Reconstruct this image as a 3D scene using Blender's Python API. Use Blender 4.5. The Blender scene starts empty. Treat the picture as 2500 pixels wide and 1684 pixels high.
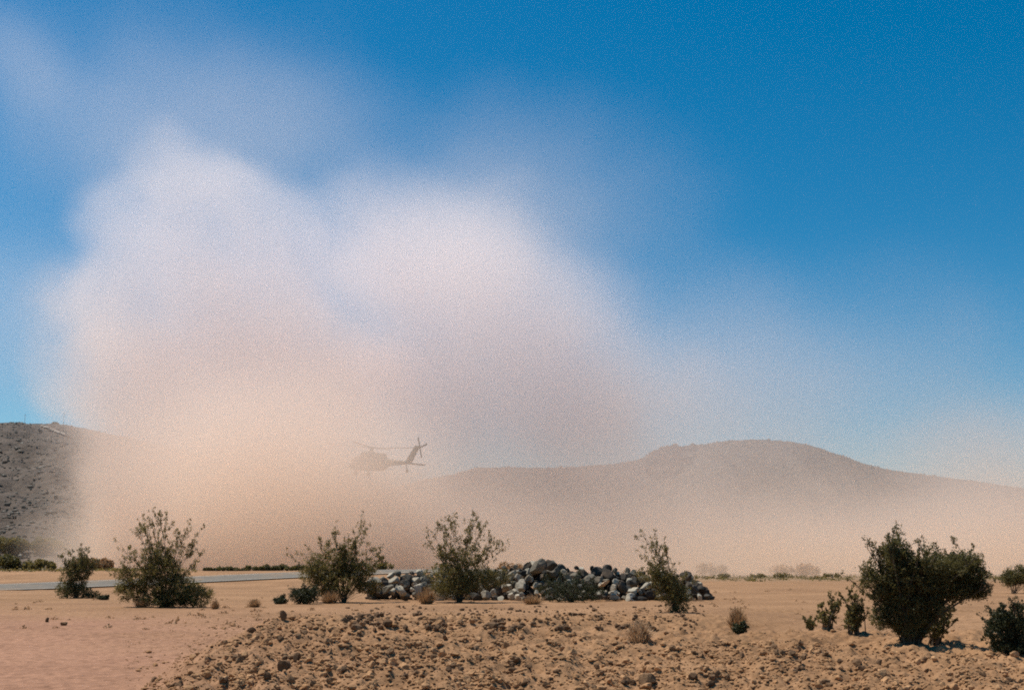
import bpy, bmesh, math, random
import numpy as np
from mathutils import Vector, Matrix, Euler, noise as mnoise

random.seed(7)
rng = np.random.default_rng(7)
S = bpy.context.scene
COL = S.collection
R = math.radians

# ------------------------------------------------------------------ camera
CAM_H = 1.25
FPX, CX, CY, HZ = 2900.0, 1250.0, 842.0, 1385.0      # focal length, centre and horizon row in photo pixels
PITCH = math.atan((HZ - CY) / FPX)
cam_data = bpy.data.cameras.new('camera')
cam = bpy.data.objects.new('camera', cam_data)
COL.objects.link(cam)
cam_data.sensor_width = 36
cam_data.lens = 36 * FPX / 2500
cam_data.clip_start = 0.1
cam_data.clip_end = 20000
cam.location = (0, 0, CAM_H)
cam.rotation_euler = (math.pi / 2 + PITCH, 0, 0)
S.camera = cam

# ------------------------------------------------------------------ sky, sun, exposure
SUN_EL, SUN_AZ = R(63), R(-66)                        # azimuth from +Y (ahead), negative = left
sun_dir = Vector((math.sin(SUN_AZ) * math.cos(SUN_EL), math.cos(SUN_AZ) * math.cos(SUN_EL), math.sin(SUN_EL)))
W = bpy.data.worlds.new("World")
S.world = W
W.use_nodes = True
wn, wl = W.node_tree.nodes, W.node_tree.links
wn.clear()
sky = wn.new('ShaderNodeTexSky')
sky.sky_type = 'NISHITA'
sky.sun_disc = False
sky.sun_elevation = SUN_EL
sky.sun_rotation = SUN_AZ
sky.altitude = 700
sky.air_density = 1.0
sky.dust_density = 1.0
sky.ozone_density = 2.5
hs = wn.new('ShaderNodeHueSaturation')
hs.inputs['Hue'].default_value = 0.487
hs.inputs['Saturation'].default_value = 1.52
bg = wn.new('ShaderNodeBackground')
bg.inputs['Strength'].default_value = 0.100
wo = wn.new('ShaderNodeOutputWorld')
wl.new(sky.outputs[0], hs.inputs['Color'])
wl.new(hs.outputs[0], bg.inputs['Color'])
wl.new(bg.outputs[0], wo.inputs['Surface'])

sd = bpy.data.lights.new('sun', 'SUN')
sd.energy = 4.8
sd.angle = R(0.53)
sd.color = (1.0, 0.93, 0.82)
sun = bpy.data.objects.new('sun', sd)
COL.objects.link(sun)
sun.rotation_euler = (-sun_dir).to_track_quat('-Z', 'Y').to_euler()

S.view_settings.view_transform = 'Standard'
S.view_settings.look = 'None'
S.view_settings.gamma = 1
S.view_settings.use_curve_mapping = False
S.view_settings.exposure = 0.0

# ------------------------------------------------------------------ render settings
S.render.engine = 'CYCLES'
cy = S.cycles
cy.use_denoising = False
cy.use_adaptive_sampling = True
cy.adaptive_threshold = 0.02
cy.max_bounces = 20
cy.diffuse_bounces = 2
cy.glossy_bounces = 2
cy.transmission_bounces = 3
cy.transparent_max_bounces = 8
cy.volume_bounces = 14
cy.volume_step_rate = 2.0
cy.volume_max_steps = 256
cy.filter_width = 1.9

# ------------------------------------------------------------------ pixel helpers (photo pixel -> place in the world)
cp, sp = math.cos(PITCH), math.sin(PITCH)
def ray(px, py):
    X, Y = (px - CX) / FPX, (CY - py) / FPX
    return np.array((X, cp - sp * Y, sp + cp * Y))
def at(px, py, y):
    r = ray(px, py)
    return Vector((0, 0, CAM_H)) + Vector(r * (y / r[1]))
def U(x, y):
    return CX + FPX * x / (np.maximum(y, 0.5) * cp)
def XU(px, y):
    return (px - CX) / FPX * y * cp

# ------------------------------------------------------------------ noise
_perm = rng.permutation(256)
_perm = np.concatenate([_perm, _perm, _perm])
_grad = np.stack([np.cos(np.arange(256) * 2.399963), np.sin(np.arange(256) * 2.399963)], 1)
def perlin(x, y):
    xi, yi = np.floor(x).astype(int), np.floor(y).astype(int)
    xf, yf = x - xi, y - yi
    u, v = xf * xf * xf * (xf * (xf * 6 - 15) + 10), yf * yf * yf * (yf * (yf * 6 - 15) + 10)
    def g(ix, iy, fx, fy):
        h = _perm[_perm[ix & 255] + (iy & 255)]
        gr = _grad[h]
        return gr[..., 0] * fx + gr[..., 1] * fy
    a = g(xi, yi, xf, yf); b = g(xi + 1, yi, xf - 1, yf)
    c = g(xi, yi + 1, xf, yf - 1); d = g(xi + 1, yi + 1, xf - 1, yf - 1)
    return (a + u * (b - a)) + v * ((c + u * (d - c)) - (a + u * (b - a)))
def fbm(x, y, o=4, gain=0.5):
    t, a, f = 0, 1.0, 1.0
    for k in range(o):
        t = t + a * perlin(x * f + 17.3 * k, y * f - 9.1 * k)
        a *= gain; f *= 2.03
    return t
def ss(a, b, x):
    t = np.clip((x - a) / (b - a), 0, 1)
    return t * t * (3 - 2 * t)

# ------------------------------------------------------------------ ground height
RO, RD = np.array((-31.8, 75.0)), np.array((15.4, 20.0)) / math.hypot(15.4, 20.0)   # road: a point and its direction
def road_st(x, y):
    dx, dy = x - RO[0], y - RO[1]
    return dx * RD[0] + dy * RD[1], -dx * RD[1] + dy * RD[0]
def road_z(s):
    return np.interp(s, [-80, -20, 0, 12, 25, 36, 60, 140], [-0.1, -0.02, 0.06, 0.36, 0.74, 0.98, 1.12, 1.15])
def berm_mask(x, y):
    u = U(x, y)
    e = 330 + (y - 12.0) * 34 + 30 * perlin(x * 0.8, y * 0.8)
    return ss(e - 60, e + 190, u)
def H(x, y, fine=True):
    x = np.asarray(x, float); y = np.asarray(y, float)
    u = U(x, y)
    bm = berm_mask(x, y)
    bh = np.interp(u, [300, 640, 760, 980, 1250, 1600, 2500, 3600], [0.3, 0.50, 0.50, 0.46, 0.34, 0.27, 0.23, 0.2])
    prof = ss(7.5, 17.0, y) * (1 - ss(17.5, 23.0, y))
    z = bm * bh * prof
    # hollow behind the berm, with a bank facing the camera
    hol = ss(820, 1000, u) * (1 - ss(1650, 2000, u))
    bank = 30.5 + 1.2 * perlin(x * 0.35, 3.1 + 0 * y)
    z = z - 0.32 * hol * ss(21, 23.5, y) * (1 - ss(bank - 1.3, bank + 0.4, y))
    # small ledge on the right
    led = ss(1700, 1900, u) * (1 - ss(2300, 2600, u))
    z = z - 0.09 * led * (1 - ss(36.6, 37.4, y + 0.6 * perlin(x * 0.5, 0 * y))) * ss(20, 30, y)
    # rise on the left, past the road
    z = z + (1 - ss(-9, 6, x)) * (0.95 * ss(72, 104, y)) * ss(15, 40, y)
    z = z + 0.10 * ss(30, 60, y) * fbm(x / 14, y / 14, 3)
    z = z + 0.03 * fbm(x / 2.2, y / 2.2, 4)
    if fine:
        rough = bm * (1 - ss(19, 23, y)) + hol * ss(24, 26, y) * (1 - ss(31, 33, y)) * 0.9
        lump = np.abs(fbm(x / 0.42 + 5, y / 0.55, 4, 0.6))
        z = z + rough * (0.13 * fbm(x / 0.8, y / 0.9, 5, 0.65) + 0.09 * lump)
        z = z + 0.012 * fbm(x / 0.35, y / 0.35, 3)
        # wheel ruts on the bare ground at the left
        flat = (1 - bm) * (1 - ss(24, 34, y))
        q = y + 0.10 * x + 0.5 * perlin(x * 0.15, y * 0.15)
        z = z + flat * 0.035 * np.sin(q * 4.6) * (0.5 + perlin(x * 0.2, y * 0.3))
    s, t = road_st(x, y)
    k = ss(4.6, 8.5, np.abs(t)) if fine else ss(4.6, 8.5, np.abs(t))
    onr = ss(-70, -50, s) * (1 - ss(50, 62, s))
    zr = road_z(s) + 0.018 * t - 0.07
    k = 1 - onr * (1 - k)
    return z * k + zr * (1 - k)
def gz(x, y):
    return float(H(np.array([x]), np.array([y]))[0])
_dm = np.concatenate([np.geomspace(6, 60, 900), np.geomspace(60.2, 900, 700)])
def gp(px, py):
    """where the line of sight through a photo pixel meets the ground"""
    r = ray(px, py)
    xs, zs = r[0] / r[1] * _dm, CAM_H + r[2] / r[1] * _dm
    g = H(xs, _dm)
    hit = np.nonzero(zs < g)[0]
    i = hit[0] if len(hit) else len(_dm) - 1
    return Vector((xs[i], _dm[i], g[i]))
def mpp(y):
    """metres per photo pixel at distance y"""
    return y * cp / FPX

# ------------------------------------------------------------------ object helpers
def tag(o, label=None, cat=None, group=None, kind=None):
    if label: o['label'] = label
    if cat: o['category'] = cat
    if group: o['group'] = group
    if kind: o['kind'] = kind
    return o
def mesh_obj(name, verts, faces, mat, parent=None, smooth=False):
    me = bpy.data.meshes.new(name)
    me.from_pydata([tuple(v) for v in verts], [], faces)
    me.materials.append(mat)
    if smooth:
        me.polygons.foreach_set('use_smooth', [True] * len(me.polygons))
    me.update()
    o = bpy.data.objects.new(name, me)
    COL.objects.link(o)
    o.parent = parent
    return o
def np_mesh(name, V, F, mat, parent=None, smooth=False):
    """V (n,3) array, F (m,k) array of equal faces"""
    me = bpy.data.meshes.new(name)
    n, (m, k) = len(V), F.shape
    me.vertices.add(n); me.vertices.foreach_set('co', np.asarray(V, np.float32).ravel())
    me.loops.add(m * k); me.loops.foreach_set('vertex_index', F.astype(np.int32).ravel())
    me.polygons.add(m)
    me.polygons.foreach_set('loop_start', np.arange(0, m * k, k, dtype=np.int32))
    me.polygons.foreach_set('loop_total', np.full(m, k, np.int32))
    me.materials.append(mat)
    me.update(calc_edges=True)
    me.polygons.foreach_set('use_smooth', [smooth] * m)
    o = bpy.data.objects.new(name, me)
    COL.objects.link(o)
    o.parent = parent
    return o
def bm_obj(name, bm, mat, parent=None, smooth=False):
    me = bpy.data.meshes.new(name)
    bm.to_mesh(me); bm.free()
    me.materials.append(mat)
    if smooth:
        me.polygons.foreach_set('use_smooth', [True] * len(me.polygons))
    o = bpy.data.objects.new(name, me)
    COL.objects.link(o)
    o.parent = parent
    return o
def empty(name, loc, rz=0):
    o = bpy.data.objects.new(name, None)
    o.empty_display_size = 0.3
    COL.objects.link(o)
    o.location = loc
    o.rotation_euler = (0, 0, rz)
    return o

# ------------------------------------------------------------------ materials
def new_mat(name):
    m = bpy.data.materials.new(name)
    m.use_nodes = True
    b = m.node_tree.nodes['Principled BSDF']
    b.inputs['Specular IOR Level'].default_value = 0.2
    b.inputs['Roughness'].default_value = 0.95
    return m, m.node_tree.nodes, m.node_tree.links, b
def ramp(nt, fac, stops):
    r = nt.nodes.new('ShaderNodeValToRGB')
    e = r.color_ramp.elements
    while len(e) < len(stops): e.new(0.5)
    for el, (p, c) in zip(e, stops):
        el.position = p; el.color = (*c, 1)
    nt.links.new(fac, r.inputs[0])
    return r.outputs[0]
def noise_node(nt, scale, detail=4, rough=0.55, vec=None):
    n = nt.nodes.new('ShaderNodeTexNoise')
    n.inputs['Scale'].default_value = scale
    n.inputs['Detail'].default_value = detail
    n.inputs['Roughness'].default_value = rough
    if vec is None:
        g = nt.nodes.new('ShaderNodeNewGeometry'); vec = g.outputs['Position']
    nt.links.new(vec, n.inputs['Vector'])
    return n.outputs['Fac']
def mix(nt, fac, a, b, mode='MIX'):
    m = nt.nodes.new('ShaderNodeMix'); m.data_type = 'RGBA'; m.blend_type = mode
    if isinstance(fac, float): m.inputs[0].default_value = fac
    else: nt.links.new(fac, m.inputs[0])
    for s, v in ((6, a), (7, b)):
        if isinstance(v, tuple): m.inputs[s].default_value = (*v, 1)
        else: nt.links.new(v, m.inputs[s])
    return m.outputs[2]
def bump(nt, b, h, strength, dist):
    n = nt.nodes.new('ShaderNodeBump')
    n.inputs['Strength'].default_value = strength
    n.inputs['Distance'].default_value = dist
    nt.links.new(h, n.inputs['Height'])
    nt.links.new(n.outputs[0], b.inputs['Normal'])
def attr(nt, name):
    a = nt.nodes.new('ShaderNodeAttribute'); a.attribute_name = name
    return a.outputs['Fac']

def ground_mat():
    m, n, l, b = new_mat('desert_soil')
    nt = m.node_tree
    big = ramp(nt, noise_node(nt, 0.22, 5), [(0.32, (0.275, 0.150, 0.073)), (0.68, (0.39, 0.220, 0.112))])
    pink = ramp(nt, noise_node(nt, 0.35, 5), [(0.3, (0.325, 0.168, 0.100)), (0.7, (0.41, 0.218, 0.132))])
    c = mix(nt, attr(nt, 'track'), big, pink)                       # redder bare earth where vehicles drive
    fine = ramp(nt, noise_node(nt, 7.0, 6, 0.7), [(0.28, (0.52, 0.49, 0.46)), (0.60, (1.1, 1.1, 1.1))])
    c = mix(nt, 1.0, c, fine, 'MULTIPLY')
    scrub = ramp(nt, noise_node(nt, 0.6, 5, 0.7), [(0.42, (0.15, 0.11, 0.06)), (0.60, (0.32, 0.22, 0.14))])
    c = mix(nt, attr(nt, 'far'), c, scrub)                          # plain with low brush in the distance
    l.new(c, b.inputs['Base Color'])
    bump(nt, b, noise_node(nt, 14.0, 6, 0.7), 0.7, 0.03)
    return m
def rock_mat(name, c0, c1, dust=(0.42, 0.26, 0.145), dustamt=0.35, scale=4.0):
    m, n, l, b = new_mat(name)
    nt = m.node_tree
    tc = n.new('ShaderNodeTexCoord')
    oi = n.new('ShaderNodeObjectInfo')
    base = ramp(nt, oi.outputs['Random'], [(0.0, c0), (1.0, c1)])
    sp_ = ramp(nt, noise_node(nt, scale, 6, 0.7), [(0.3, (0.55, 0.54, 0.52)), (0.65, (1.15, 1.15, 1.15))])
    c = mix(nt, 1.0, base, sp_, 'MULTIPLY')
    dn = ramp(nt, noise_node(nt, scale * 0.4, 4), [(0.45, (0, 0, 0)), (0.7, (dustamt,) * 3)])
    sepd = n.new('ShaderNodeSeparateColor'); l.new(dn, sepd.inputs[0])
    c = mix(nt, sepd.outputs[0], c, dust)
    l.new(c, b.inputs['Base Color'])
    bump(nt, b, noise_node(nt, scale * 3, 6, 0.7), 0.6, 0.02)
    return m
def leaf_mat(name, c0, c1, tr):
    m, n, l, b = new_mat(name)
    nt = m.node_tree
    c = ramp(nt, noise_node(nt, 5.0, 3), [(0.35, c0), (0.65, c1)])
    l.new(c, b.inputs['Base Color'])
    b.inputs['Roughness'].default_value = 0.6
    t = n.new('ShaderNodeBsdfTranslucent'); t.inputs['Color'].default_value = (*tr, 1)
    a = n.new('ShaderNodeAddShader')
    out = n['Material Output']
    l.new(b.outputs[0], a.inputs[0]); l.new(t.outputs[0], a.inputs[1]); l.new(a.outputs[0], out.inputs['Surface'])
    return m
def plain_mat(name, c, rough=0.9, nscale=3.0, var=0.25, metal=0.0, spec=0.2):
    m, n, l, b = new_mat(name)
    nt = m.node_tree
    lo, hi = tuple(v * (1 - var) for v in c), tuple(v * (1 + var) for v in c)
    l.new(ramp(nt, noise_node(nt, nscale, 5, 0.65), [(0.3, lo), (0.7, hi)]), b.inputs['Base Color'])
    b.inputs['Roughness'].default_value = rough
    b.inputs['Metallic'].default_value = metal
    b.inputs['Specular IOR Level'].default_value = spec
    return m

M_GROUND = ground_mat()
M_ROAD = plain_mat('worn_asphalt', (0.185, 0.165, 0.14), 0.85, 1.2, 0.15)
_nt = M_ROAD.node_tree; _b = _nt.nodes['Principled BSDF']; _c = _b.inputs['Base Color'].links[0].from_socket
_f = ramp(_nt, noise_node(_nt, 0.35, 5, 0.65), [(0.50, (0, 0, 0)), (0.72, (0.8, 0.8, 0.8))])
_b.inputs['Specular IOR Level'].default_value = 0.05; _b.inputs['Roughness'].default_value = 1.0
_nt.links.new(mix(_nt, _f, _c, (0.36, 0.23, 0.13)), _b.inputs['Base Color'])
M_LINE = plain_mat('road_paint', (0.62, 0.60, 0.55), 0.8, 6.0, 0.2)
M_PALE = rock_mat('pale_granite', (0.36, 0.315, 0.24), (0.52, 0.46, 0.36), dustamt=0.25, scale=5)
M_GREY = rock_mat('grey_granite', (0.13, 0.115, 0.088), (0.24, 0.21, 0.16), dustamt=0.25, scale=5)
M_DARK = rock_mat('shade_dark_rock', (0.035, 0.032, 0.028), (0.08, 0.074, 0.062), dustamt=0.2, scale=5)  # dark rock tone stands in for the boulders' shaded faces
M_CLOD = rock_mat('dry_earth', (0.38, 0.205, 0.095), (0.54, 0.305, 0.150), dustamt=0.5, scale=9)
M_CLODD = rock_mat('dark_shade_earth', (0.10, 0.058, 0.032), (0.21, 0.120, 0.062), dustamt=0.3, scale=9)  # dark tone stands in for shaded clods; the dark stones share it
M_LEAF = leaf_mat('creosote_leaf', (0.045, 0.043, 0.016), (0.105, 0.088, 0.030), (0.105, 0.080, 0.022))
M_LEAFG = leaf_mat('green_leaf', (0.036, 0.034, 0.014), (0.095, 0.081, 0.029), (0.065, 0.055, 0.015))
M_LEAFD = leaf_mat('dark_leaf', (0.020, 0.024, 0.011), (0.045, 0.048, 0.020), (0.018, 0.018, 0.006))
M_DRY = leaf_mat('dry_straw', (0.20, 0.115, 0.055), (0.32, 0.20, 0.10), (0.12, 0.07, 0.035))
M_DRYP = leaf_mat('pale_straw', (0.28, 0.18, 0.10), (0.40, 0.27, 0.16), (0.14, 0.09, 0.05))
M_STEM = plain_mat('grey_brown_bark', (0.085, 0.066, 0.045), 0.9, 12, 0.4)
M_SCRUB = leaf_mat('distant_scrub', (0.066, 0.060, 0.045), (0.115, 0.10, 0.075), (0.02, 0.018, 0.01))

# ------------------------------------------------------------------ ground
def build_ground():
    un = np.linspace(-0.62, 0.62, 680)
    uo = np.geomspace(0.63, 12, 40)
    us = np.concatenate([-uo[::-1], un, uo])
    ys = np.concatenate([np.geomspace(2.0, 9.4, 60)[:-1], np.linspace(9.4, 34, 760)[:-1], np.geomspace(34, 60, 120), np.geomspace(60.7, 6000, 150)])
    X = us[None, :] * ys[:, None]; Y = np.repeat(ys[:, None], len(us), 1)
    Z = H(X, Y)
    Z = np.where(Y > 400, Z * 0.3, Z)
    back_y = np.array([-6000.0, -40.0, -4.0])
    bx = np.sign(us)[None, :] * np.abs(us / us[-1])[None, :] ** 0.6 * np.array([9000.0, 300, 60])[:, None]
    X = np.concatenate([bx, X]); Y = np.concatenate([np.repeat(back_y[:, None], len(us), 1), Y])
    Z = np.concatenate([np.zeros((3, len(us))), Z])
    nr, nc = X.shape
    V = np.stack([X, Y, Z], 2).reshape(-1, 3)
    i = np.arange(nr - 1)[:, None] * nc + np.arange(nc - 1)[None, :]
    F = np.stack([i, i + 1, i + nc + 1, i + nc], 2).reshape(-1, 4)
    o = np_mesh('ground', V, F, M_GROUND, smooth=True)
    tag(o, kind='structure')
    x, y = V[:, 0], np.maximum(V[:, 1], 1)
    u = U(x, y)
    tr = (1 - ss(150, 1000, u + 220 * fbm(x / 3, y / 3, 4))) * (1 - ss(20, 46, y + 8 * fbm(x / 5, y / 5, 3))) * (1 - 0.6 * berm_mask(x, y))
    far = ss(95, 150, y) * 0.8
    for nm, dat in (('track', tr), ('far', far)):
        a = o.data.attributes.new(nm, 'FLOAT', 'POINT')
        a.data.foreach_set('value', dat.astype(np.float32))
build_ground()

# ------------------------------------------------------------------ road
def strip(name, t0, t1, dz, mat, s0=-62, s1=52, seg=70):
    V, F = [], []
    for s in np.linspace(s0, s1, seg):
        for t in (t0, t1):
            p = RO + RD * s + np.array((-RD[1], RD[0])) * t
            V.append((p[0], p[1], float(road_z(s)) + 0.018 * t + dz))
    for k in range(seg - 1):
        F.append((2 * k, 2 * k + 2, 2 * k + 3, 2 * k + 1))
    return mesh_obj(name, V, F, mat)
tag(strip('road', -4.2, 4.2, 0.0, M_ROAD), kind='structure')
tag(strip('road_edge_line', -3.75, -3.6, 0.004, M_LINE), kind='structure')
tag(strip('road_edge_line', 3.6, 3.75, 0.004, M_LINE), kind='structure')

# ------------------------------------------------------------------ hills
def hill_mat(name, a, b_, sc):
    m, n, l, b = new_mat(name)
    nt = m.node_tree
    c = ramp(nt, noise_node(nt, sc, 6, 0.65), [(0.3, a), (0.7, b_)])
    f = ramp(nt, noise_node(nt, sc * 6, 6, 0.7), [(0.35, (0.6, 0.6, 0.6)), (0.65, (1.1, 1.1, 1.1))])
    l.new(mix(nt, 1.0, c, f, 'MULTIPLY'), b.inputs['Base Color'])
    bump(nt, b, noise_node(nt, sc * 5, 6, 0.7), 0.8, 2.0)
    return m
M_HILL_L = hill_mat('rocky_slope', (0.100, 0.077, 0.060), (0.170, 0.131, 0.102), 0.035)
M_HILL_R = hill_mat('bare_slope', (0.065, 0.054, 0.042), (0.115, 0.096, 0.076), 0.02)

def build_hill(name, prof, foot, ridge, back, mat, amp, nu, nd, pw=1.0):
    pu = np.array([p[0] for p in prof], float); pv = np.array([p[1] for p in prof], float)
    us = np.linspace(pu[0], pu[-1], nu)
    d = np.concatenate([np.linspace(foot, ridge, nd), np.linspace(ridge, back, nd // 3)[1:]])
    uu, dd = np.meshgrid(us, d)
    X = XU(uu, dd)
    yv = (CY - np.interp(uu, pu, pv)) / FPX
    tanv = (sp + cp * yv) / (cp - sp * yv)                     # slope of the skyline seen from the camera
    zr = np.maximum(tanv, 0.0) * ridge + CAM_H
    t = np.clip((dd - foot) / (ridge - foot), 0, 1)
    tb = np.clip((dd - ridge) / (back - ridge), 0, 1)
    Z = (CAM_H + (zr - CAM_H) / ridge * dd * np.sin(t * math.pi / 2) ** pw) * (1 - tb ** 1.5)
    env = np.sin(np.clip(t, 0, 1) * math.pi) ** 0.7 * (1 - 0.9 * ss(0.5, 0.95, t))
    warp = 25 * perlin(X / 70, dd / 120)
    gul = np.abs(fbm((X + warp) / 42, dd / 230 + 3, 3, 0.5))           # gullies run down the slope
    Z = Z + amp * env * (gul - 0.35) * 0.9
    Z = Z + amp * env * 0.7 * (fbm(X / 60, dd / 60, 5, 0.55)) + amp * 0.10 * fbm(X / 9, dd / 9, 4, 0.6) - 1.5 * (1 - ss(0, 0.1, t)) - 2 * tb
    V = np.stack([X, dd, Z], 2).reshape(-1, 3)
    nr, nc = X.shape
    i = np.arange(nr - 1)[:, None] * nc + np.arange(nc - 1)[None, :]
    F = np.stack([i, i + 1, i + nc + 1, i + nc], 2).reshape(-1, 4)
    o = np_mesh(name, V, F, mat, smooth=True)
    tag(o, kind='structure')
    def surf(u, dq):
        iu = (u - pu[0]) / (pu[-1] - pu[0]) * (nu - 1)
        ju = int(np.clip(round(iu), 0, nu - 1)); jd = int(np.argmin(np.abs(d - dq)))
        return Vector((X[jd, ju], dd[jd, ju], Z[jd, ju]))
    return o, surf
LEFT_PROF = [(-1600, 1180), (-900, 1090), (-300, 1036), (0, 1033), (60, 1035), (130, 1038), (200, 1050), (280, 1068), (400, 1092), (520, 1120), (640, 1160), (780, 1215), (950, 1280), (1150, 1340), (1300, 1380)]
RIGHT_PROF = [(700, 1300), (860, 1235), (960, 1190), (1040, 1170), (1100, 1160), (1160, 1143), (1240, 1141), (1330, 1143), (1420, 1139), (1500, 1134), (1560, 1124), (1600, 1106), (1625, 1097),
              (1700, 1090), (1780, 1077), (1860, 1073), (1950, 1079), (2000, 1090), (2080, 1116), (2130, 1135), (2200, 1150), (2300, 1163), (2400, 1176), (2500, 1191), (2800, 1215), (3400, 1235), (4200, 1330)]
hill_l, surf_l = build_hill('hill', LEFT_PROF, 230, 520, 800, M_HILL_L, 9, 420, 150, 0.9)
hill_r, surf_r = build_hill('hill', RIGHT_PROF, 560, 1050, 1500, M_HILL_R, 14, 460, 120, 1.0)

def ico(sub):
    bm = bmesh.new()
    bmesh.ops.create_icosphere(bm, subdivisions=sub, radius=1)
    V = np.array([v.co[:] for v in bm.verts]); F = np.array([[v.index for v in f.verts] for f in bm.faces])
    bm.free()
    return V, F
ICO1 = ico(1)
ICO2 = ico(2)
def scatter_blobs(name, pts, sizes, mat, flat=0.7, jit=0.35, base=ICO1, parent=None):
    V0, F0 = base
    n, nv = len(pts), len(V0)
    pts = np.asarray(pts, float); sizes = np.asarray(sizes, float)
    j = 1 + jit * (rng.random((n, nv)) * 2 - 1)
    ang = rng.random(n) * 6.283
    c, s = np.cos(ang)[:, None], np.sin(ang)[:, None]
    st = 0.7 + 0.6 * rng.random((n, 3)); st[:, 2] *= flat
    L = V0[None] * j[..., None] * st[:, None, :] * sizes[:, None, None]
    V = np.stack([L[..., 0] * c - L[..., 1] * s, L[..., 0] * s + L[..., 1] * c, L[..., 2]], 2) + pts[:, None, :]
    F = (F0[None] + (np.arange(n) * nv)[:, None, None]).reshape(-1, 3)
    return np_mesh(name, V.reshape(-1, 3), F, mat, parent)
def leaf_cloud(name, centers, sizes, mat, parent=None, updir=0.3):
    """many small leaf faces: one quad per centre"""
    c = np.asarray(centers, float); n = len(c); s = np.asarray(sizes, float)[:, None]
    a = rng.normal(size=(n, 3)); a[:, 2] += updir; a /= np.linalg.norm(a, axis=1)[:, None]
    b = rng.normal(size=(n, 3)); b = np.cross(a, b); b /= np.linalg.norm(b, axis=1)[:, None]
    w = 0.62
    V = np.stack([c - a * s * 0.5, c + b * s * w * 0.5, c + a * s * 0.5, c - b * s * w * 0.5], 1).reshape(-1, 3)
    F = np.arange(n * 4).reshape(-1, 4)
    return np_mesh(name, V, F, mat, parent)

# scrub on the hills: too much and too far to count
def hill_scrub(surf, u0, u1, d0, d1, n, s0, s1):
    P, Z = [], []
    for k in range(n):
        p = surf(random.uniform(u0, u1), random.uniform(d0, d1))
        P.append(p); Z.append(random.uniform(s0, s1) * (1.8 if random.random() < 0.06 else 1))
    return scatter_blobs('hillside_scrub', P, Z, M_SCRUB, 0.75, 0.35)
tag(hill_scrub(surf_l, -700, 700, 235, 540, 9000, 0.22, 0.62), kind='stuff')
tag(hill_scrub(surf_r, 1000, 2800, 620, 1080, 7500, 0.4, 1.1), kind='stuff')

# knob of dark rock on the right ridge and hilltop things on the left
M_OUT = plain_mat('dark_outcrop', (0.035, 0.031, 0.026), 0.95, 0.25, 0.4)
P, Z = [], []
for k in range(170):
    u = random.triangular(1586, 1720, 1630); P.append(surf_r(u, random.uniform(860, 1055)) + Vector((0, 0, -0.6))); Z.append(random.uniform(1.6, 4.4))
o = scatter_blobs('rock_outcrop', P, Z, M_OUT, 0.8, 0.4, ICO2)
tag(o, 'dark craggy rock outcrop on the shoulder of the hazy hill at right', 'rock outcrop')
M_MAST = plain_mat('galvanised_steel', (0.22, 0.22, 0.22), 0.6, 2, 0.2)
def mast(px, ytop, label):
    p = surf_l(px, 520)
    top = at(px, ytop, 520).z - p.z
    r = empty('antenna_mast', p)
    tag(r, label, 'antenna mast', 'thin masts on the left hilltop')
    bm = bmesh.new()
    bmesh.ops.create_cone(bm, cap_ends=True, segments=8, radius1=0.11, radius2=0.06, depth=top + 1.5, matrix=Matrix.Translation((0, 0, top / 2 - 0.75)))
    bm_obj('pole', bm, M_MAST, r)
    for zz, w in ((0.97, 0.7), (0.86, 0.9)):
        bm = bmesh.new()
        bmesh.ops.create_cube(bm, size=1, matrix=Matrix.Translation((0, 0, top * zz)) @ Matrix.Diagonal((w, 0.06, 0.06, 1)))
        bm_obj('crossarm', bm, M_MAST, r)
mast(30, 1011, 'thin antenna mast at the far left end of the hilltop')
mast(131, 1006, 'thin antenna mast to the right of the dark hilltop shrub')
# pale track cut across the left hill
def hill_at(surf, px, py, d0, d1):
    r = ray(px, py)
    for dq in np.arange(d0, d1, 1.0):
        q = surf(px, dq)
        if q.z > CAM_H + r[2] / r[1] * q.y: return dq
    return d1 - 6
V, F = [], []
for k, q in enumerate(np.linspace(0, 1, 26)):
    px, py = 72 + 66 * q, 1041 + 24 * q ** 1.2
    for e in (2.2, -1.6):
        V.append(surf_l(px, hill_at(surf_l, px, py + e, 240, 520)) + Vector((0, -0.6, 0.5)))
    if k: F.append((2 * k - 2, 2 * k, 2 * k + 1, 2 * k - 1))
tag(mesh_obj('hillside_track', V, F, plain_mat('cut_earth', (0.27, 0.23, 0.19), 0.95, 0.4, 0.2)), kind='structure')

# ------------------------------------------------------------------ shrubs
def tube(V, F, path, r0, r1, sides=5):
    b = len(V)
    n = len(path)
    for k, p in enumerate(path):
        d = (path[min(k + 1, n - 1)] - path[max(k - 1, 0)]).normalized()
        a = d.orthogonal().normalized(); c = d.cross(a)
        r = r0 + (r1 - r0) * k / (n - 1)
        for q in range(sides):
            t = q * 2 * math.pi / sides
            V.append(p + (a * math.cos(t) + c * math.sin(t)) * r)
    for k in range(n - 1):
        for q in range(sides):
            F.append((b + k * sides + q, b + k * sides + (q + 1) % sides, b + (k + 1) * sides + (q + 1) % sides, b + (k + 1) * sides + q))
def stem_path(a, b, n=9, sag=0.12, wob=0.02):
    L = (b - a).length
    out = []
    side = Vector((random.gauss(0, 1), random.gauss(0, 1), 0)) * wob * L
    for k in range(n):
        t = k / (n - 1)
        p = a.lerp(b, t)
        hz = Vector((b.x - a.x, b.y - a.y, 0))
        p = p + hz * (-sag * math.sin(t * math.pi)) + side * math.sin(t * 5.0) * t
        out.append(p)
    return out

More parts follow.
